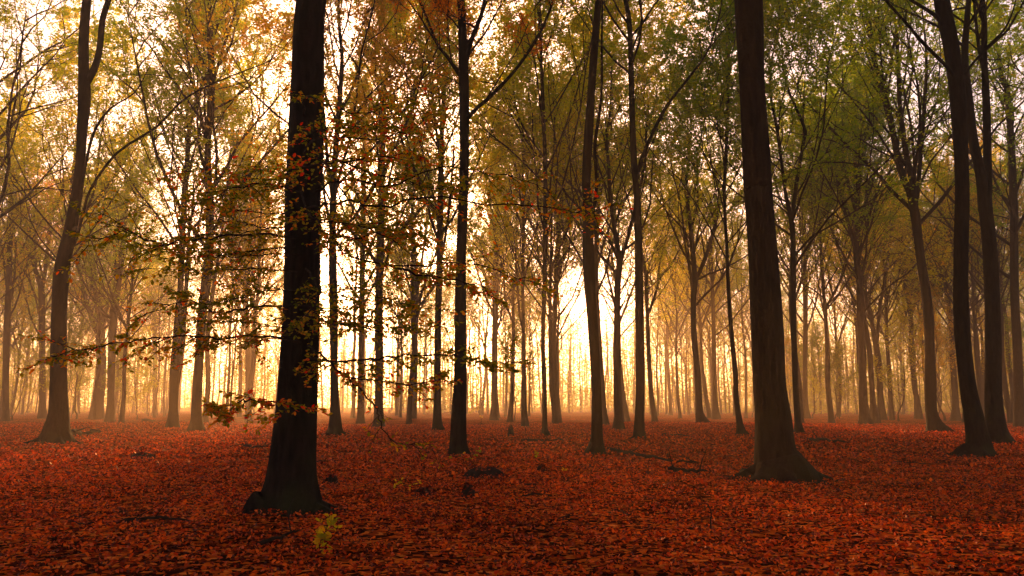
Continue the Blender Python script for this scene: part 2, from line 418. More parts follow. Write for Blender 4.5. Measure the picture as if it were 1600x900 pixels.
# --- nearest, dark
BLpts = [(450,806,110),(455,790,94),(456,769,84),(457,735,73),(461,667,65),(464,600,60),(467,502,57),(469,401,56),(470,300,55),(473,270,55),(480,135,51),(488,0,46)]
BL, BLo = tree('thick black beech trunk with leafy low branches crossing it', BLpts, H=27, zc=10.5, hue='gold')
BR, BRo = tree('thickest dark beech trunk with mossy spreading roots, leaning left as it rises', [(1222,751,118),(1222,740,96),(1218,720,76),(1214,701,63),(1211,651,56),(1205,597,50),(1200,502,48),(1192,401,45),(1182,300,42),(1181,287,42),(1172,135,39),(1170,0,42)], H=28, zc=12.5, hue='green', leaf0=.2)
tree('dark beech leaning right that forks into two upright stems high up, long bough sweeping right',
     [(85,693,58),(87,675,40),(90,645,29),(91,600,25),(94,520,22),(98,430,22),(108,370,19),(118,300,16),(123,250,14),(127,200,15),(132,150,18),(132,112,16),(133,60,14),(138,0,13)],
     forks=[[(136,128,11),(148,108,10),(157,78,9),(162,34,9),(172,0,8)],[(114,385,5),(124,367,4),(135,334,4),(149,298,4),(189,243,3.5),(250,203,3.5),(287,165,3),(324,142,2.5),(381,118,2),(430,98,1.5)],
            [(127,300,4),(135,250,4),(148,203,4),(172,169,3),(209,145,2)]], H=25, hue='green', lsize=.11, zc=21.5, nl=12)
tree('dark beech trunk in front of the glow, its fork hung with orange leaves',
     [(717,711,34),(716,697,27),(716,684,25),(717,634,22),(719,597,20),(720,502,18),(721,401,16),(724,300,15),(725,236,15),(725,169,15),(724,101,16),(722,34,12),(720,0,11)],
     forks=[[(731,184,7),(746,165,6),(766,145,6),(807,98,5),(841,47,5),(862,0,4)],[(718,118,6),(700,92,5),(685,74,4),(665,27,4),(655,0,4)],[(726,105,9),(733,67,8),(746,27,7),(753,0,6)]],
     H=27, hue='orange', lsize=.085, zc=12.5, leaf0=.5, lmul=.45, nl=20)
tree('sinuous dark beech trunk that bulges left at mid height, right of the glow',
     [(930,708,32),(932,692,22),(932,684,19),(931,597,15),(926,502,16),(921,435,18),(919,367,17),(918,300,14),(916,287,14),(920,202,14),(924,135,12),(929,67,12),(935,0,10)],
     forks=[[(924,345,6),(931,297,5),(928,236,5),(932,200,5),(937,162,4),(938,120,4)]], H=27, hue='gold', lsize=.11, zc=18)
tree('straight brown beech trunk just right of the sinuous dark one',
     [(1000,687,28),(999,672,18),(1000,610,14),(1000,520,14),(999,435,13),(996,334,11),(993,290,10),(990,250,10),(987,150,9),(985,50,8)],
     forks=[[(996,280,6),(1002,250,6),(1036,175,5),(1070,130,4),(1100,90,3)]], H=28, hue='gold', lsize=.14, zc=19)
tree('dark beech near the right edge with a sunlit left flank and long limb reaching left',
     [(1525,711,58),(1527,700,42),(1527,688,33),(1522,651,27),(1514,600,24),(1506,502,22),(1503,401,21),(1501,300,20),(1496,202,21),(1493,135,23),(1486,67,22),(1474,0,22)],
     forks=[[(1492,140,6),(1480,118,5),(1431,78,5),(1397,50,4),(1370,20,4),(1355,0,3)],[(1484,60,7),(1465,27,6),(1440,8,5),(1415,-10,4)],[(1498,130,5),(1520,100,4),(1545,72,4),(1575,40,3)]], H=28, hue='green', lsize=.12, zc=18.5)
tree('black twin stemmed beech at the right edge behind the sunlit one',
     [(1560,693,42),(1557,672,30),(1556,640,26),(1554,600,24),(1551,502,22),(1546,420,21),(1542,367,20),(1538,320,19),(1543,280,13),(1544,169,11),(1539,94,9),(1537,34,8),(1533,0,8)],
     forks=[[(1538,330,16),(1530,275,15),(1515,220,14),(1505,150,12),(1500,90,10),(1505,20,8)],[(1541,130,5),(1530,70,5),(1524,0,4)]], H=28, hue='green', lsize=.12, zc=18.5)
tree('dark beech with flared foot dividing into three leaning stems, sunlit on its left',
     [(1465,674,44),(1460,662,25),(1456,640,18),(1454,595,17),(1451,535,14),(1449,490,15),(1445,445,14),(1441,418,13),(1435,367,13),(1431,334,14),(1422,300,11),(1408,270,9),(1394,209,9),(1381,145,8),(1367,94,7),(1360,40,6)],
     forks=[[(1430,320,9),(1431,294,9),(1421,236,9),(1414,162,7),(1411,94,6),(1408,40,5)],[(1432,310,7),(1436,285,7),(1441,236,6),(1446,180,6),(1450,120,5)]], H=27, hue='green', zc=13)

# --- middle distance
tree('brown beech trunk just left of the thick black one, tall and straight with bare foot',
     [(306,674,28),(307,655,18),(307,640,16),(311,580,14),(315,505,14),(321,445,15),(325,400,14),(329,300,11),(324,287,10),(327,202,9),(329,135,9),(329,67,8),(328,10,6)],
     forks=[[(327,150,5),(345,90,4),(362,40,4)],[(327,130,5),(310,80,4),(300,30,4)]], H=27, hue='gold')
tree('brown beech leaning right with a second slim stem, left of the tall straight brown one',
     [(270,669,24),(271,640,14),(274,580,15),(277,505,12),(282,445,9),(285,380,9),(290,300,8),(295,200,7)],
     forks=[[(275,610,8),(286,540,7),(294,430,6),(298,370,5)]], H=25, hue='gold')
tree('leaning reddish beech splitting low into three stems beside a slim straight trunk',
     [(150,655,24),(153,630,17),(156,600,15),(158,565,14),(156,517,13),(153,475,8),(148,440,7),(145,400,6)],
     forks=[[(156,520,7),(145,500,6),(133,460,6),(125,411,5)],[(157,520,7),(163,495,5),(172,470,5),(180,440,4)]], H=22, hue='gold')
tree('slim straight reddish trunk beside the three stemmed leaning beech',
     [(171,658,17),(173,630,11),(174,565,11),(177,505,12),(183,448,11),(190,390,9),(197,320,8)], H=23, hue='green')
tree('slim dark trunk at the left edge, forked at half height',
     [(66,655,15),(66,630,10),(66,600,9),(65,500,9),(64,450,9),(55,420,6),(43,370,5),(37,330,5)], forks=[[(64,455,6),(71,420,6),(78,350,5)]], H=22, hue='rust')
tree('hazy thin trunk standing alone between the leaning pair and the left dark beeches', [(241,649,10),(242,630,7),(242,560,7),(242,480,6),(245,400,5)], H=22, hue='gold')
tree('pale hazy trunk seen just left of the thick black trunk', [(387,657,11),(387,630,8),(387,560,7),(385,450,6),(386,350,6)], H=24, hue='gold')
tree('brown beech trunk just right of the thick black one',
     [(523,681,32),(524,664,22),(524,634,15),(523,600,13),(522,550,12),(521,480,13),(519,400,12),(520,330,10),(524,250,9),(530,170,8),(534,90,6)],
     forks=[[(521,330,5),(511,250,5),(505,180,4)]], H=26, hue='rust')
tree('hazy trunk in the left of the glow, second right of the thick black trunk', [(563,661,15),(564,630,10),(565,500,9),(567,350,8),(570,200,6)], H=25, hue='gold')
tree('pale brown hazy trunk in the glow behind the drooping leafy branches', [(592,667,23),(592,640,14),(592,560,13),(593,450,12),(596,300,10),(600,150,8)], H=27, hue='rust')
tree('hazy thin trunk splitting into a narrow fork within the brightest glow', [(646,656,11),(648,600,8),(650,500,7),(650,430,6)], forks=[[(650,470,5),(660,400,4),(668,330,4)]], H=24, hue='gold')
tree('slender brown trunk just left of the dark orange leaved beech',
     [(684,673,22),(683,655,14),(683,600,11),(685,500,10),(687,400,10),(688,300,9),(691,200,7),(697,100,6)],
     forks=[[(687,420,4),(700,340,4),(708,250,3)],[(689,260,4),(676,160,4),(668,80,3)]], H=26, hue='gold')
tree('hazy trunk right of the dark orange leaved beech, in the glow', [(772,657,16),(772,635,10),(772,580,9),(774,490,9),(775,400,8),(777,300,6)], H=25, hue='gold', leaf0=.2)
tree('slim brown trunk with a low narrow fork, left of the twin thin stems', [(821,667,14),(819,640,9),(819,600,8),(818,550,6),(817,445,5),(818,350,5)], forks=[[(818,520,4),(811,480,4),(806,400,3)]], H=22, hue='gold')
tree('thin dark whip straight trunk midway between the two dark central beeches',
     [(852,682,16),(851,668,9),(851,640,8),(850,580,7),(848,520,6),(851,445,7),(852,300,7),(850,202,6),(846,101,5)], H=24, hue='gold')
tree('pale slim trunk just right of the thin dark whip straight one', [(870,660,17),(868,640,10),(867,610,9),(865,550,8),(867,490,8),(869,445,8),(874,350,7)], forks=[[(868,460,4),(880,400,4),(888,340,3)]], H=25, hue='gold')
tree('pale trunk peeping out from behind the sinuous dark one', [(945,665,17),(942,635,11),(939,580,9),(934,500,8),(931,440,8),(933,350,7)], H=25, hue='gold')
tree('hazy grey brown trunk with wide V fork, between the sinuous and straight brown trunks',
     [(967,671,24),(966,655,15),(966,640,13),(964,580,12),(964,490,10),(965,445,10),(968,408,10),(962,367,7),(955,320,6),(950,250,5)],
     forks=[[(968,412,7),(977,385,6),(986,355,6),(1000,300,5),(1010,250,4)]], H=24, hue='gold')
tree('hazy beech with curved foot and V fork in the mist, left of thickest trunk',
     [(1098,663,22),(1093,645,13),(1091,610,11),(1089,580,10),(1084,520,9),(1084,460,9),(1086,438,9),(1080,367,7),(1072,300,6)],
     forks=[[(1087,440,6),(1107,388,6),(1122,330,5),(1132,280,4)]], H=23, hue='green')
tree('faint slim trunk between the V forked misty beech and the thin bent one', [(1119,656,14),(1117,620,8),(1116,560,7),(1115,500,6),(1111,400,5)], H=22, hue='gold')
tree('thin bent dark trunk close to the left of the thickest trunk',
     [(1159,680,20),(1156,664,11),(1149,617,8),(1149,587,8),(1143,519,7),(1139,452,6),(1136,384,5),(1131,300,5),(1136,200,5),(1140,60,4)], H=21, hue='green', leaf0=.3)
tree('knobbly slim dark trunk close to the right of the thickest trunk, forking high',
     [(1249,677,19),(1247,660,11),(1243,610,9),(1240,469,9),(1239,401,8),(1236,350,8),(1228,310,6),(1224,280,5),(1215,200,5),(1205,150,4)],
     forks=[[(1237,355,6),(1244,297,6),(1258,220,5),(1262,200,5),(1245,159,4)]], H=22, hue='green')
tree('faint brown trunk right beside the knobbly slim one', [(1260,655,14),(1258,620,8),(1258,500,7),(1256,350,6)], H=22, hue='gold')
tree('dark beech whose top fans into many ascending branches under the sky gap',
     [(1352,663,26),(1350,645,15),(1349,595,12),(1347,550,11),(1343,490,10),(1343,430,9),(1339,401,9),(1337,300,8),(1338,230,6)],
     forks=[[(1339,400,5),(1325,340,4),(1312,290,4)],[(1338,380,5),(1352,320,5),(1372,260,4)],[(1337,330,5),(1322,270,4),(1318,210,4)],[(1338,310,4),(1345,250,4),(1350,190,3)]], H=24, hue='green')
tree('sunlit leaning stem touching the fan topped beech on its right',
     [(1368,660,18),(1364,630,9),(1362,600,8),(1358,550,8),(1351,500,7),(1344,440,6),(1332,380,5)], H=22, hue='gold')
tree('rust brown beech with narrow low fork, second right of the fan topped one',
     [(1379,656,15),(1376,620,9),(1373,580,9),(1369,535,9),(1362,500,6),(1352,460,6),(1346,400,5)], forks=[[(1370,535,6),(1376,475,5),(1382,448,5),(1395,360,4),(1402,300,4)]], H=21, hue='yellow', leaf0=.2)
tree('faint thin leaning trunk left of the pale sunlit pair', [(1394,655,9),(1390,600,6),(1387,540,5),(1384,480,5)], H=20, hue='gold')
tree('pale sunlit slim trunk with small fork, left of the three stemmed dark beech',
     [(1436,654,13),(1432,620,8),(1430,610,8),(1425,550,7),(1422,490,7),(1416,445,6),(1408,380,5)], forks=[[(1423,495,4),(1434,460,4),(1440,410,3)]], H=22, hue='green')
tree('slim dark trunk half hidden behind the sunlit dark beech on the right',
     [(1493,656,18),(1493,635,10),(1492,600,9),(1488,550,8),(1485,505,7),(1480,450,6),(1478,380,5)], H=22, hue='gold')
tree('tall golden beech beyond the left edge of the view, its crown reaching in', [(-62,672,30),(-58,640,18),(-50,500,16),(-36,350,14),(-20,200,12)], H=27, hue='gold')
# the wood goes on past the left and right of what the photograph shows
tree('dark beech cut by the left edge of the view', [(8,659,16),(9,640,10),(10,560,9),(13,440,8),(17,300,7),(22,150,6)], H=24, hue='gold')
tree('dark beech cut by the right edge of the view', [(1593,668,24),(1592,650,15),(1589,560,13),(1586,440,12),(1582,300,11),(1576,150,9)], H=25, hue='green')

# ------------------------------------------------------------------ the wood further off: copies of a few built trees
def far_template(H, hue, rad, zc, lean, forked, leaf0=0.1, lsize=0.22, nl=28, lmul=1.1):
    H += 5
    n = 9; z = np.linspace(-0.2, H * .97, n)
    x = np.cumsum(RNG.normal(lean, .16, n)); y = np.cumsum(RNG.normal(0, .16, n)); x -= x[0]; y -= y[0]
    r = rad * (1 - np.linspace(0, 1, n) ** 1.1 * .92)
    S = np.stack([x, y, z, r], -1)
    foot = S[0].copy(); foot[3] = rad * 1.9; q = S[0].copy(); q[2] = .5; q[3] = rad * 1.12
    S = np.vstack([foot[None], q[None], S[1:]])
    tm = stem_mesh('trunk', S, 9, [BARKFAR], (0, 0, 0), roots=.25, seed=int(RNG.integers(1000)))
    stems = [(catmull(S, 3), 1.0)]; fm = []
    for k in range(forked):
        i = 4 + k % 2; b = S[i]; az = RNG.uniform(0, 6.28); p = [b]
        d = np.array([math.cos(az) * .5, math.sin(az) * .5, 1.0])
        for j in range(4):
            c = p[-1].copy(); c[:3] += norm(d + RNG.normal(0, .12, 3) + np.array([0, 0, .12 * j])) * H * .11; c[3] *= .72; p.append(c)
        fa = np.array(p); fa[0, 3] *= .7; fm.append(stem_mesh('limb', fa, 7, [BARKFAR], (0, 0, 0))); stems.append((catmull(fa, 2), .5))
    a = Acc(); crown_on(a, stems, H, zc, nl, 7, 8, 19, lsize, leaf0=leaf0, lmul=lmul)
    return tm, fm, a.mesh('crown', [TWIG, LEAF[hue]])

def plant(tmpl, name, label, cat, group, x, y, s, rz):
    root = bpy.data.objects.new(name, None); COL.objects.link(root)
    root.location = (x, y, float(gh(x, y)) - .02); root.scale = (s, s, s); root.rotation_euler = (0, 0, rz)
    if len(label.split()) > 16: label = label.replace(' in the understorey', '').replace('twin limbed', 'forked').replace(' the left of the', '')
    tag(root, label, cat, group)
    link('trunk', tmpl[0], root)
    for m in tmpl[1]: link('limb', m, root)
    link('crown', tmpl[2], root)

FT = [far_template(26, 'green', .27, 9, .05, 1), far_template(27, 'gold', .30, 12, -.05, 1), far_template(24, 'gold', .22, 8, .1, 2),
      far_template(25, 'green', .24, 10, -.1, 0), far_template(28, 'rust', .33, 13, .0, 1, leaf0=.4), far_template(22, 'yellow', .18, 8, .08, 0),
      far_template(26, 'green', .25, 11, .12, 2)]
YT = [far_template(4, 'green', .07, 1.6, .04, 0, lsize=.13, nl=18, lmul=.8), far_template(7, 'yellow', .09, 2.0, -.03, 0, lsize=.14, nl=20, lmul=.75),
      far_template(3, 'gold', .06, 1.2, .05, 0, lsize=.12, nl=16, lmul=.8)]
occ = [(t[2], t[1]) for t in TREES]
ZONES = [(-1e9, 300, 'behind the left dark beech'), (300, 520, 'behind the thick black trunk'), (520, 720, 'left of the dark orange leaved beech'),
         (720, 920, 'between the two dark central beeches'), (920, 1180, 'in the mist left of the thickest trunk'), (1180, 1400, 'right of the thickest trunk'), (1400, 1e9, 'behind the dark right edge beeches')]
def zone(x, y):
    px = CX + x / y * F
    for a, b, n in ZONES:
        if a <= px < b: return n
kinds = ['tall greenish', 'tall golden', 'forked golden', 'slim greenish', 'sparse russet', 'small yellow', 'spreading greenish']
for px, y, k in [(555, 112, 1), (628, 128, 2), (790, 135, 2), (470, 104, 3), (100, 66, 1), (1045, 150, 4), (1085, 165, 1)]:
    x = (px - CX) / F * y; occ.append((x, y))
    plant(FT[k], 'beech_tree', f'far hazy {kinds[k]} tree {zone(x, y)}', 'tree', 'hazy trees further back in the wood', x, y, random.uniform(.95, 1.1), random.uniform(0, 6.28))
cnt = 0; tries = 0
while cnt < 84 and tries < 6000:
    tries += 1
    y = random.uniform(72, 175); x = random.uniform(-.74, .74) * y
    px = CX + x / y * F
    if y < 95 and 500 < px < 860 and random.random() < .7: continue
    if 520 < px < 790 and y > 95 and random.random() < .62: continue
    if 200 < px <= 1120 and random.random() < .40: continue
    md = min(math.hypot(x - a, y - b) for a, b in occ)
    if md < 4.3: continue
    occ.append((x, y)); k = random.randrange(7); cnt += 1
    far = 'far hazy' if y < 120 else 'faintest distant'
    plant(FT[k], 'beech_tree', f'{far} {kinds[k]} tree {zone(x, y)}', 'tree', 'hazy trees further back in the wood', x, y, random.uniform(.85, 1.12), random.uniform(0, 6.28))
# the wood closes in beside and behind the viewer too
for (x, y) in [(-14, 6), (-9, -7), (3, -10), (12, -4), (17, 9), (-22, -12), (-17, 19), (21, 22), (24, -12), (-3, -22), (9, -24), (-14, -26), (22, -28), (-30, 8), (31, 6), (-31, 26), (34, 34), (-44, 44), (48, 50)]:
    k = random.randrange(7)
    plant(FT[k], 'beech_tree', 'dark beech standing beside or behind the viewer', 'tree', 'trees around the viewer', x, y, random.uniform(.9, 1.1), random.uniform(0, 6.28))
cnt = 0; tries = 0; yk = ['green', 'yellow', 'golden']
while cnt < 44 and tries < 3000:
    tries += 1
    y = random.uniform(85, 165); x = random.uniform(-.72, .72) * y; px = CX + x / y * F
    if 480 < px < 1150 and random.random() < .85: continue
    md = min(math.hypot(x - a, y - b) for a, b in occ)
    if md < 2.6: continue
    occ.append((x, y)); k = random.randrange(3); cnt += 1
    plant(YT[k], 'young_tree', f'bushy {yk[k]} young tree {zone(x, y)}', 'young tree', 'young trees under the wood', x, y, random.uniform(.8, 1.3), random.uniform(0, 6.28))

def single_out():
    ORD = ['leftmost', 'second', 'third', 'fourth', 'fifth', 'sixth', 'seventh', 'eighth', 'ninth', 'tenth', 'eleventh', 'twelfth']
    by = {}
    for o in list(COL.objects):
        if o.parent is None and o.get('group') in ('hazy trees further back in the wood', 'young trees under the wood'):
            by.setdefault(o['label'], []).append(o)
    for lb, os_ in by.items():
        if len(os_) < 2: continue
        os_.sort(key=lambda o: o.location.x / o.location.y)
        for k, o in enumerate(os_): o['label'] = lb + (', leftmost of these' if k == 0 else ', %s from left' % ORD[min(k, 11)])
single_out()

def distant_wood():
    a = Acc(); g = np.random.default_rng(5)
    N = 1050; y = g.uniform(178, 320, N); x = g.uniform(-.76, .76, N) * y; px = CX + x / y * F
    c = np.where(px < 665, (665 - px) * .62, px - 665); keep = g.random(N) < np.clip((c - 60) / 420, .62, .85); x, y = x[keep], y[keep]; n = len(x)
    h = g.uniform(24, 34, n); zz = np.linspace(-.3, 1, 6)
    P = np.zeros((n, 6, 3)); P[..., 2] = zz[None].clip(-.02) * h[:, None]
    P[..., 0] = x[:, None] + np.cumsum(g.normal(0, .35, (n, 6)), 1); P[..., 1] = y[:, None]
    tubes(a, P, g.uniform(.13, .30, n)[:, None] * np.array([1.6, 1, .85, .7, .45, .1])[None], 6)
    # crowns: clusters of leaf sprays round each stem
    K = 14; per = 28
    ch = g.uniform(.28, 1.0, (n, K)); cx = x[:, None] + g.normal(0, 2.6, (n, K)); cyy = y[:, None] + g.normal(0, 2.6, (n, K)); cz = ch * h[:, None]
    low = g.random(n) < .55
    C = np.stack([cx, cyy, cz], -1); U = C[low].copy(); U[..., 2] = g.uniform(.6, 8, U.shape[:2]); C = np.concatenate([C, U]).reshape(-1, 3)
    pos = np.repeat(C, per, 0) + g.normal(0, 1, (len(C) * per, 3)) * np.array([1.5, 1.5, .9])
    pos[:, 2] = np.abs(pos[:, 2]); t = (np.repeat(g.random(len(C)), per) * .6 + g.random(len(pos)) * .4)
    leaves(a, pos, g.normal(0, 1, pos.shape), g.uniform(.3, .6, len(pos)), 1, tilt=.7, width=.7, tint=t)
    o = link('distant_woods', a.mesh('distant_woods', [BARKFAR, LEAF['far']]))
    tag(o, 'far side of the wood, slim trunks and foliage fading into mist', 'distant wood', kind='stuff')
distant_wood()

# ------------------------------------------------------------------ low leafy boughs of the thick black trunk
def bough(root, origin, pl, nt=14, tl=(.35, .8), lsz=.064, hue='spray', dens=1.25, name='branch', droop=0.1, r0=.018, leafy=1.0, tfirst=.12):
    pts = []
    for (px, py, D) in pl:
        p, s = at(px, py, D); pts.append([*p, 0.0])
    c = catmull(pts, 6)[:, :3]; n = len(c)
    c[1:] += RNG.normal(0, .012, (n - 1, 3))
    a = Acc(); tubes(a, c[None], (np.linspace(1, .18, n) * r0)[None], 7)
    # side twigs, left and right in a flat spray
    t = np.linspace(tfirst, .98, nt) + RNG.uniform(-.02, .02, nt); t = t.clip(0, .995) * (n - 1); i = t.astype(int); fr = (t - i)[:, None]
    pos = c[i] * (1 - fr) + c[i + 1] * fr; tan = norm(c[i + 1] - c[i])
    side = norm(np.cross(tan, np.array([0, 0, 1.0]))) * np.where(np.arange(nt) % 2 == 0, 1, -1)[:, None]
    d = norm(tan * .9 + side * RNG.uniform(.5, 1.1, (nt, 1)) + RNG.normal(0, .3, (nt, 3)))
    ln = RNG.uniform(*tl, nt) * (1.1 - .5 * t / n)
    T1 = grow(pos, d, ln, 7, .1, -.02 - droop * .2); tubes(a, T1, np.full(nt, r0 * .38)[:, None] * np.linspace(1, .35, 7)[None], 4)
    p2, d2, t2, par = children(T1, 5, .2, .8, -.05); l2 = ln[par] * RNG.uniform(.25, .5, len(p2))
    T2 = grow(p2, d2, l2, 5, .12, -.03); tubes(a, T2, np.full(len(p2), .0028)[:, None] * np.linspace(1, .5, 5)[None], 3)
    br = link(name, a.mesh(name, [TWIG], origin), root)
    lf = Acc()
    for TT, per in ((T1, int(9 * dens)), (T2, int(6 * dens))):
        q, dq, tq, _ = children(TT, per, .15, 1.0)
        keep = RNG.random(len(q)) < leafy; q = q[keep]; dq = dq[keep]
        if len(q) == 0: continue
        nr = norm(np.array([0, -.15, 1.0]) + RNG.normal(0, .5, q.shape)); dq = norm(dq + RNG.normal(0, .3, dq.shape) + np.array([0, 0, -.25]))
        fine_leaves(lf, q, dq, RNG.uniform(.65, 1.2, len(q)) * lsz, nr, 0)
    if lf.n: link('foliage', lf.mesh('foliage', [LEAF[hue]], origin, smooth=False), br)
    return br
B = lambda *a, **k: bough(BL, BLo, *a, **k)
B([(486,232,11.3),(560,262,10.7),(640,285,10.4),(705,300,10.2)], nt=16, tl=(.35,.7))
B([(488,360,11.3),(550,372,10.7),(610,360,10.4),(680,372,10.2)], nt=16, tl=(.3,.6))
B([(462,372,11.3),(400,366,10.6),(330,372,10.0),(250,380,9.5),(190,362,9.2),(135,385,9.0)], nt=18, tl=(.4,.9))
B([(462,385,11.3),(400,392,11.0),(300,402,10.8),(230,385,10.6),(150,345,10.4)], nt=14, r0=.014)
B([(465,300,11.3),(420,288,10.5),(370,292,10.0),(335,308,9.7)], nt=11)
B([(470,280,11.3),(440,270,10.0),(470,262,9.2),(560,250,9.0),(640,236,8.9)], nt=14, leafy=.8)
B([(475,180,11.3),(478,150,10.8),(500,158,10.4),(560,178,10.0),(640,150,9.8)], nt=10, tl=(.25,.5), leafy=.8)
B([(475,240,11.3),(485,222,10.8),(505,215,10.5),(600,215,10.2),(660,185,10.1)], nt=12, leafy=.85)
B([(480,325,11.3),(540,316,10.6),(600,322,10.1),(660,308,9.8),(760,318,9.6),(840,322,9.4),(905,330,9.3),(935,338,9.3)], nt=24, tl=(.4,.85), leafy=.85)
B([(490,300,11.3),(540,280,10.8),(610,290,10.4),(690,262,10.2),(790,275,10.0),(860,296,9.9)], nt=20, tl=(.35,.7), leafy=.75)
B([(485,345,11.3),(516,345,11.0),(521,375,10.8),(560,405,10.5),(640,416,10.1),(720,410,9.9),(790,428,9.7),(842,445,9.6)], nt=22, tl=(.35,.7), leafy=.8)
B([(600,412,10.3),(660,430,10.1),(735,442,9.9),(772,463,9.8)], nt=10, tl=(.2,.45))
B([(470,535,11.3),(400,524,10.7),(350,528,10.2),(280,526,9.8),(200,534,9.5),(130,545,9.3),(85,556,9.2)], nt=22, tl=(.35,.8))
B([(462,480,11.3),(400,478,10.8),(340,488,10.3),(290,470,10.0),(210,498,9.8)], nt=14, tl=(.3,.6), leafy=.8)
B([(470,640,11.3),(440,632,10.3),(400,626,9.6),(360,634,9.2),(335,642,9.0)], nt=12, tl=(.25,.5), lsz=.08)
B([(480,540,11.3),(505,556,10.8),(530,580,10.5),(560,592,10.2),(640,600,9.9),(675,590,9.8)], nt=18, tl=(.3,.65))
B([(485,560,11.3),(540,565,10.6),(620,556,10.2),(700,556,9.9),(760,566,9.7),(812,566,9.6)], nt=20, tl=(.25,.6), leafy=.85)
B([(490,500,11.3),(540,505,10.7),(600,520,10.3),(660,515,10.1)], nt=12, tl=(.25,.55), leafy=.6)
B([(530,580,10.5),(560,605,10.4),(590,640,10.3),(598,670,10.3),(625,694,10.3),(660,700,10.3),(700,712,10.4)], nt=14, tl=(.2,.5), leafy=.18, r0=.014)
B([(478,420,11.3),(500,455,10.2),(480,490,9.8),(450,500,9.7)], nt=9, tl=(.25,.45), leafy=.7)
B([(470,300,11.3),(480,330,10.2),(500,345,9.9),(560,352,9.8),(620,380,9.7)], nt=16, tl=(.3,.6), leafy=.8)

for k in range(22):
    right = k % 2 == 0
    y0 = random.uniform(190, 600) if right else random.uniform(250, 560)
    n_ = random.randint(3, 4); x_, y_, d_ = (475 if y0 < 400 else 468), y0, 11.3
    pl = [(x_, y_, d_)]
    L_ = random.uniform(35, 75) if right else -random.uniform(25, 70)
    for j in range(n_):
        x_ += L_ * random.uniform(.8, 1.2); y_ += random.uniform(-16, 12); d_ -= random.uniform(.15, .75) if j == 0 else random.uniform(-.1, .5)
        pl.append((x_, y_, d_))
    B(pl, nt=random.randint(9, 14), tl=(.3, .7), leafy=random.uniform(.45, .8), r0=.010)

# ------------------------------------------------------------------ things on the ground
def gpt(px, py):
    D = gdist(py); p, s = at(px, py, D); p[2] = float(gh(p[0], D)); return p, s
def stick(label, pix, rad, name='fallen_branch', cat='branch', lift=.02, twigs=3, group=None, mats=None):
    P = []
    for (px, py) in pix:
        p, s = gpt(px, py); P.append([p[0], p[1], p[2] + rad * .8 + .055 + lift * random.random(), 0])
    c = catmull(P, 5)[:, :3]; n = len(c); c[1:-1] += RNG.normal(0, rad * .35, (n - 2, 3)); o = c[0].copy()
    a = Acc(); rr = rad * np.linspace(1, .35, n) * RNG.uniform(.85, 1.15, n); rr[-1] = rad * .05; rr[0] *= .6
    tubes(a, c[None], rr[None], 9)
    root = link(name, a.mesh(name, mats or [TWIG], o), None, o); tag(root, label, cat, group)
    for k in range(twigs):
        i = random.randrange(1, n - 1); d = norm(np.array([random.uniform(-1, 1), random.uniform(-.6, .6), random.uniform(.1, .7)]))
        t = grow(c[i][None], d[None], np.array([random.uniform(.15, .5) + rad * 3]), 5, .2, 0.0)
        b = Acc(); tubes(b, t, rad * .3 * np.linspace(1, .3, 5)[None], 5); link('twig', b.mesh('twig', [TWIG], o), root)
    return root
stick('long dark fallen bough lying right of the sinuous dark beech', [(950,705),(985,710),(1010,714),(1045,722),(1095,724)], .07, twigs=5)
stick('dark fallen bough nearest to the left foot of the thickest trunk', [(1045,741),(1075,744),(1110,747)], .06, twigs=2)
stick('thin fallen branch before the thin whip straight trunk', [(815,692),(850,690),(888,690)], .06, twigs=3)
stick('low dark log beside the foot of the leaning forked beech', [(114,681),(130,679),(158,680)], .2, name='fallen_log', cat='log', twigs=1)
stick('far dark log lying between the leaning pair and the misty thin trunk', [(222,657),(243,658)], .16, name='fallen_log', cat='log', twigs=0)
stick('short dark stick left of the middle of the leaf floor', [(820,767),(842,767)], .022, twigs=1)
stick('dark low branch lying right of the thickest trunk', [(1262,690),(1290,694),(1325,698)], .09, twigs=3)
stick('thin branch lying furthest right on the leaf floor', [(1398,725),(1425,727),(1462,727)], .02, twigs=3)
stick('thin twig lying between the straight brown trunk and the misty beech', [(1035,683),(1060,682),(1085,686)], .05, twigs=2)
stick('dark branch lying behind the foot of the thick black trunk', [(380,700),(408,703),(440,700)], .05, twigs=3)
stick('branch half buried in leaves in the left corner', [(180,838),(240,830),(300,836)], .028, twigs=2)
stick('branch half buried in leaves below the thick black trunk', [(400,868),(430,858),(470,842)], .03, twigs=2)

for k in range(16):
    tx, ty = random.uniform(60, 1540), random.uniform(700, 890); dx = random.uniform(14, 60) * random.choice((-1, 1))
    stick('thin dark twig fallen among the red leaves', [(tx, ty), (tx + dx * .5, ty + random.uniform(-4, 4)), (tx + dx, ty + random.uniform(-7, 7))], random.uniform(.008, .018), name='fallen_twig', cat='twig', twigs=2, group='small fallen twigs', lift=.03)

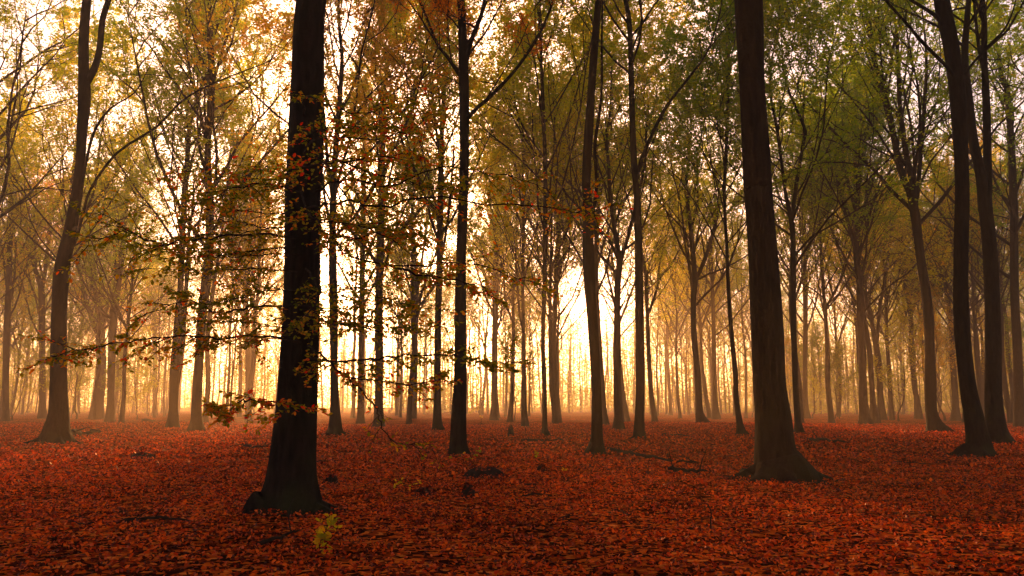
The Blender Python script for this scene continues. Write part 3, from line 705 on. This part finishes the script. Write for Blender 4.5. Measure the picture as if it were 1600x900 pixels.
def clump(label, px, py, wpx, h, name='leaf_clump', cat='leaf clump'):
    """a rotten stub heaped with leaves"""
    p, s = gpt(px, py); w = wpx * s * .5; o = p.copy(); h += .09; a = Acc(); n, m = 14, 7
    u = np.arange(n) / n * 2 * np.pi; v = np.linspace(0, 1, m)
    U, V_ = np.meshgrid(u, v); rr = w * np.cos(V_ * 1.45) * (1 + .18 * np.sin(3 * U + px) + .1 * np.sin(7 * U))
    X = rr * np.cos(U); Y = rr * np.sin(U) * .7; Z = h * np.sin(V_ * 1.5) * (1 + .2 * np.sin(2 * U + 1)) - .03
    i = np.arange(n * m).reshape(m, n); a0 = i[:-1]; b0 = np.roll(a0, -1, 1); d0 = i[1:]; c0 = np.roll(d0, -1, 1)
    a.add(np.stack([X, Y, Z], -1), np.stack([a0, b0, c0, d0], -1))
    root = link(name, a.mesh(name, [TWIG]), None, o); tag(root, label, cat)
    N = 60; an = RNG.uniform(0, 6.28, N); q = RNG.uniform(.2, 1, N); ps = np.stack([np.cos(an) * w * q * 1.1, np.sin(an) * w * q * .8, h * np.sqrt(1 - (q * .95) ** 2)], -1)
    b = Acc(); fine_leaves(b, ps, norm(RNG.normal(0, 1, (N, 3))), RNG.uniform(.05, .09, N), norm(RNG.normal(0, .6, (N, 3)) + np.array([0, 0, 1.0])), 0, RNG.random(N) * .45)
    link('leaves', b.mesh('leaves', [LEAF['litter']], smooth=False), root)
clump('dark rotten stub showing through leaves right of the leaning forked beech', 222, 719, 38, .10, 'tree_stub', 'stub')
clump('small dark stub right of the thick black trunk foot', 519, 753, 22, .10, 'tree_stub', 'stub')
clump('dark upright tuft of dead leaves in front of the orange leaved beech', 731, 782, 22, .16)
clump('flat dark leaf hump left of the dead leaf tuft', 664, 774, 34, .07)
clump('wide dark mound below the foot of the orange leaved beech', 757, 742, 62, .13)
clump('small far stump standing in the glow between the two dark central beeches', 798, 683, 10, .5, 'tree_stub', 'stub')
clump('small dark clod before the thin whip straight trunk', 846, 737, 14, .1, 'tree_stub', 'stub')

def upright(label, px, py, pts, rad, leaf=None, nl=0, name='upright_stick', cat='stick', lsz=.06):
    p, s = gpt(px, py); P = np.array([[a * s, random.uniform(-.03, .03), b * s] for a, b in pts]); P[0, 2] = -.05
    c = catmull(np.hstack([P, np.zeros((len(P), 1))]), 4)[:, :3]
    a = Acc(); tubes(a, c[None], (rad * np.linspace(1, .4, len(c)))[None], 7)
    root = link(name, a.mesh(name, [TWIG]), None, p); tag(root, label, cat)
    if leaf:
        t = grow(c[RNG.integers(len(c) // 3, len(c), nl // 4 + 1)], norm(RNG.normal(0, 1, (nl // 4 + 1, 3)) + np.array([0, 0, .4])), RNG.uniform(.06, .16, nl // 4 + 1), 4, .2, 0)
        b = Acc(); tubes(b, t, np.full(len(t), .002)[:, None] * np.ones((1, 4)), 3); link('twig', b.mesh('twig', [TWIG]), root)
        q, d, _, _ = children(t, 4, .3, 1.0); b = Acc()
        fine_leaves(b, q, d, RNG.uniform(.7, 1.2, len(q)) * lsz, norm(RNG.normal(0, .5, (len(q), 3)) + np.array([0, -.5, .8])), 0)
        link('leaves', b.mesh('leaves', [LEAF[leaf]], smooth=False), root)
upright('crooked dark stick standing upright in the leaves before the thickest trunk', 1112, 836, [(0,0),(-1,20),(1,34),(-3,46),(-14,50)], .012)
upright('yellow leaved beech seedling in front of the thick black trunk', 492, 872, [(0,0),(6,14),(12,30),(26,44)], .004, 'yellow', 70, 'seedling', 'seedling', .075)
upright('green and yellow seedling left of the centre in the leaf floor', 622, 768, [(0,0),(-8,6),(14,12),(30,16)], .005, 'yellow', 24, 'seedling', 'seedling', .06)
upright('tiny green seedling at the foot of the orange leaved beech', 742, 718, [(0,0),(4,8),(10,12)], .004, 'green', 14, 'seedling', 'seedling', .08)
upright('tiny green seedling before the thin whip straight trunk', 832, 722, [(0,0),(2,8),(8,12)], .004, 'green', 12, 'seedling', 'seedling', .08)
upright('small brown leaved sapling in the glow right of the orange leaved beech', 750, 668, [(0,0),(2,16),(-4,30),(2,44)], .02, 'rust', 22, 'sapling', 'sapling', .16)
upright('short bare twig standing in the leaves near the middle', 704, 742, [(0,0),(-1,8),(1,16)], .01)
upright('yellow seedling at the left foot of the thickest trunk', 875, 752, [(0,0),(4,12),(10,22)], .004, 'rust', 10, 'seedling', 'seedling', .06)

# ------------------------------------------------------------------ haze
def haze():
    x0, x1, y0, y1, z0, z1 = -250, 250, -45, 330, -1.4, 44
    V = [(x0,y0,z0),(x1,y0,z0),(x1,y1,z0),(x0,y1,z0),(x0,y0,z1),(x1,y0,z1),(x1,y1,z1),(x0,y1,z1)]
    Fc = [(0,3,2,1),(4,5,6,7),(0,1,5,4),(1,2,6,5),(2,3,7,6),(3,0,4,7)]
    me = bpy.data.meshes.new('haze'); me.from_pydata(V, [], Fc); me.update()
    m, nt, out = mat('haze'); v = node(nt, 'ShaderNodeVolumePrincipled')
    v.inputs['Density'].default_value = HAZE; v.inputs['Color'].default_value = (0.97, 0.77, 0.56, 1)
    v.inputs['Anisotropy'].default_value = 0.58
    v.inputs['Density Attribute'].default_value = ''
    nt.links.new(v.outputs[0], out.inputs['Volume']); me.materials.append(m)
    try: m.cycles.homogeneous_volume = True
    except Exception: pass
    tag(link('haze', me), 'warm morning mist hanging through the whole wood', 'haze', kind='stuff')
haze()
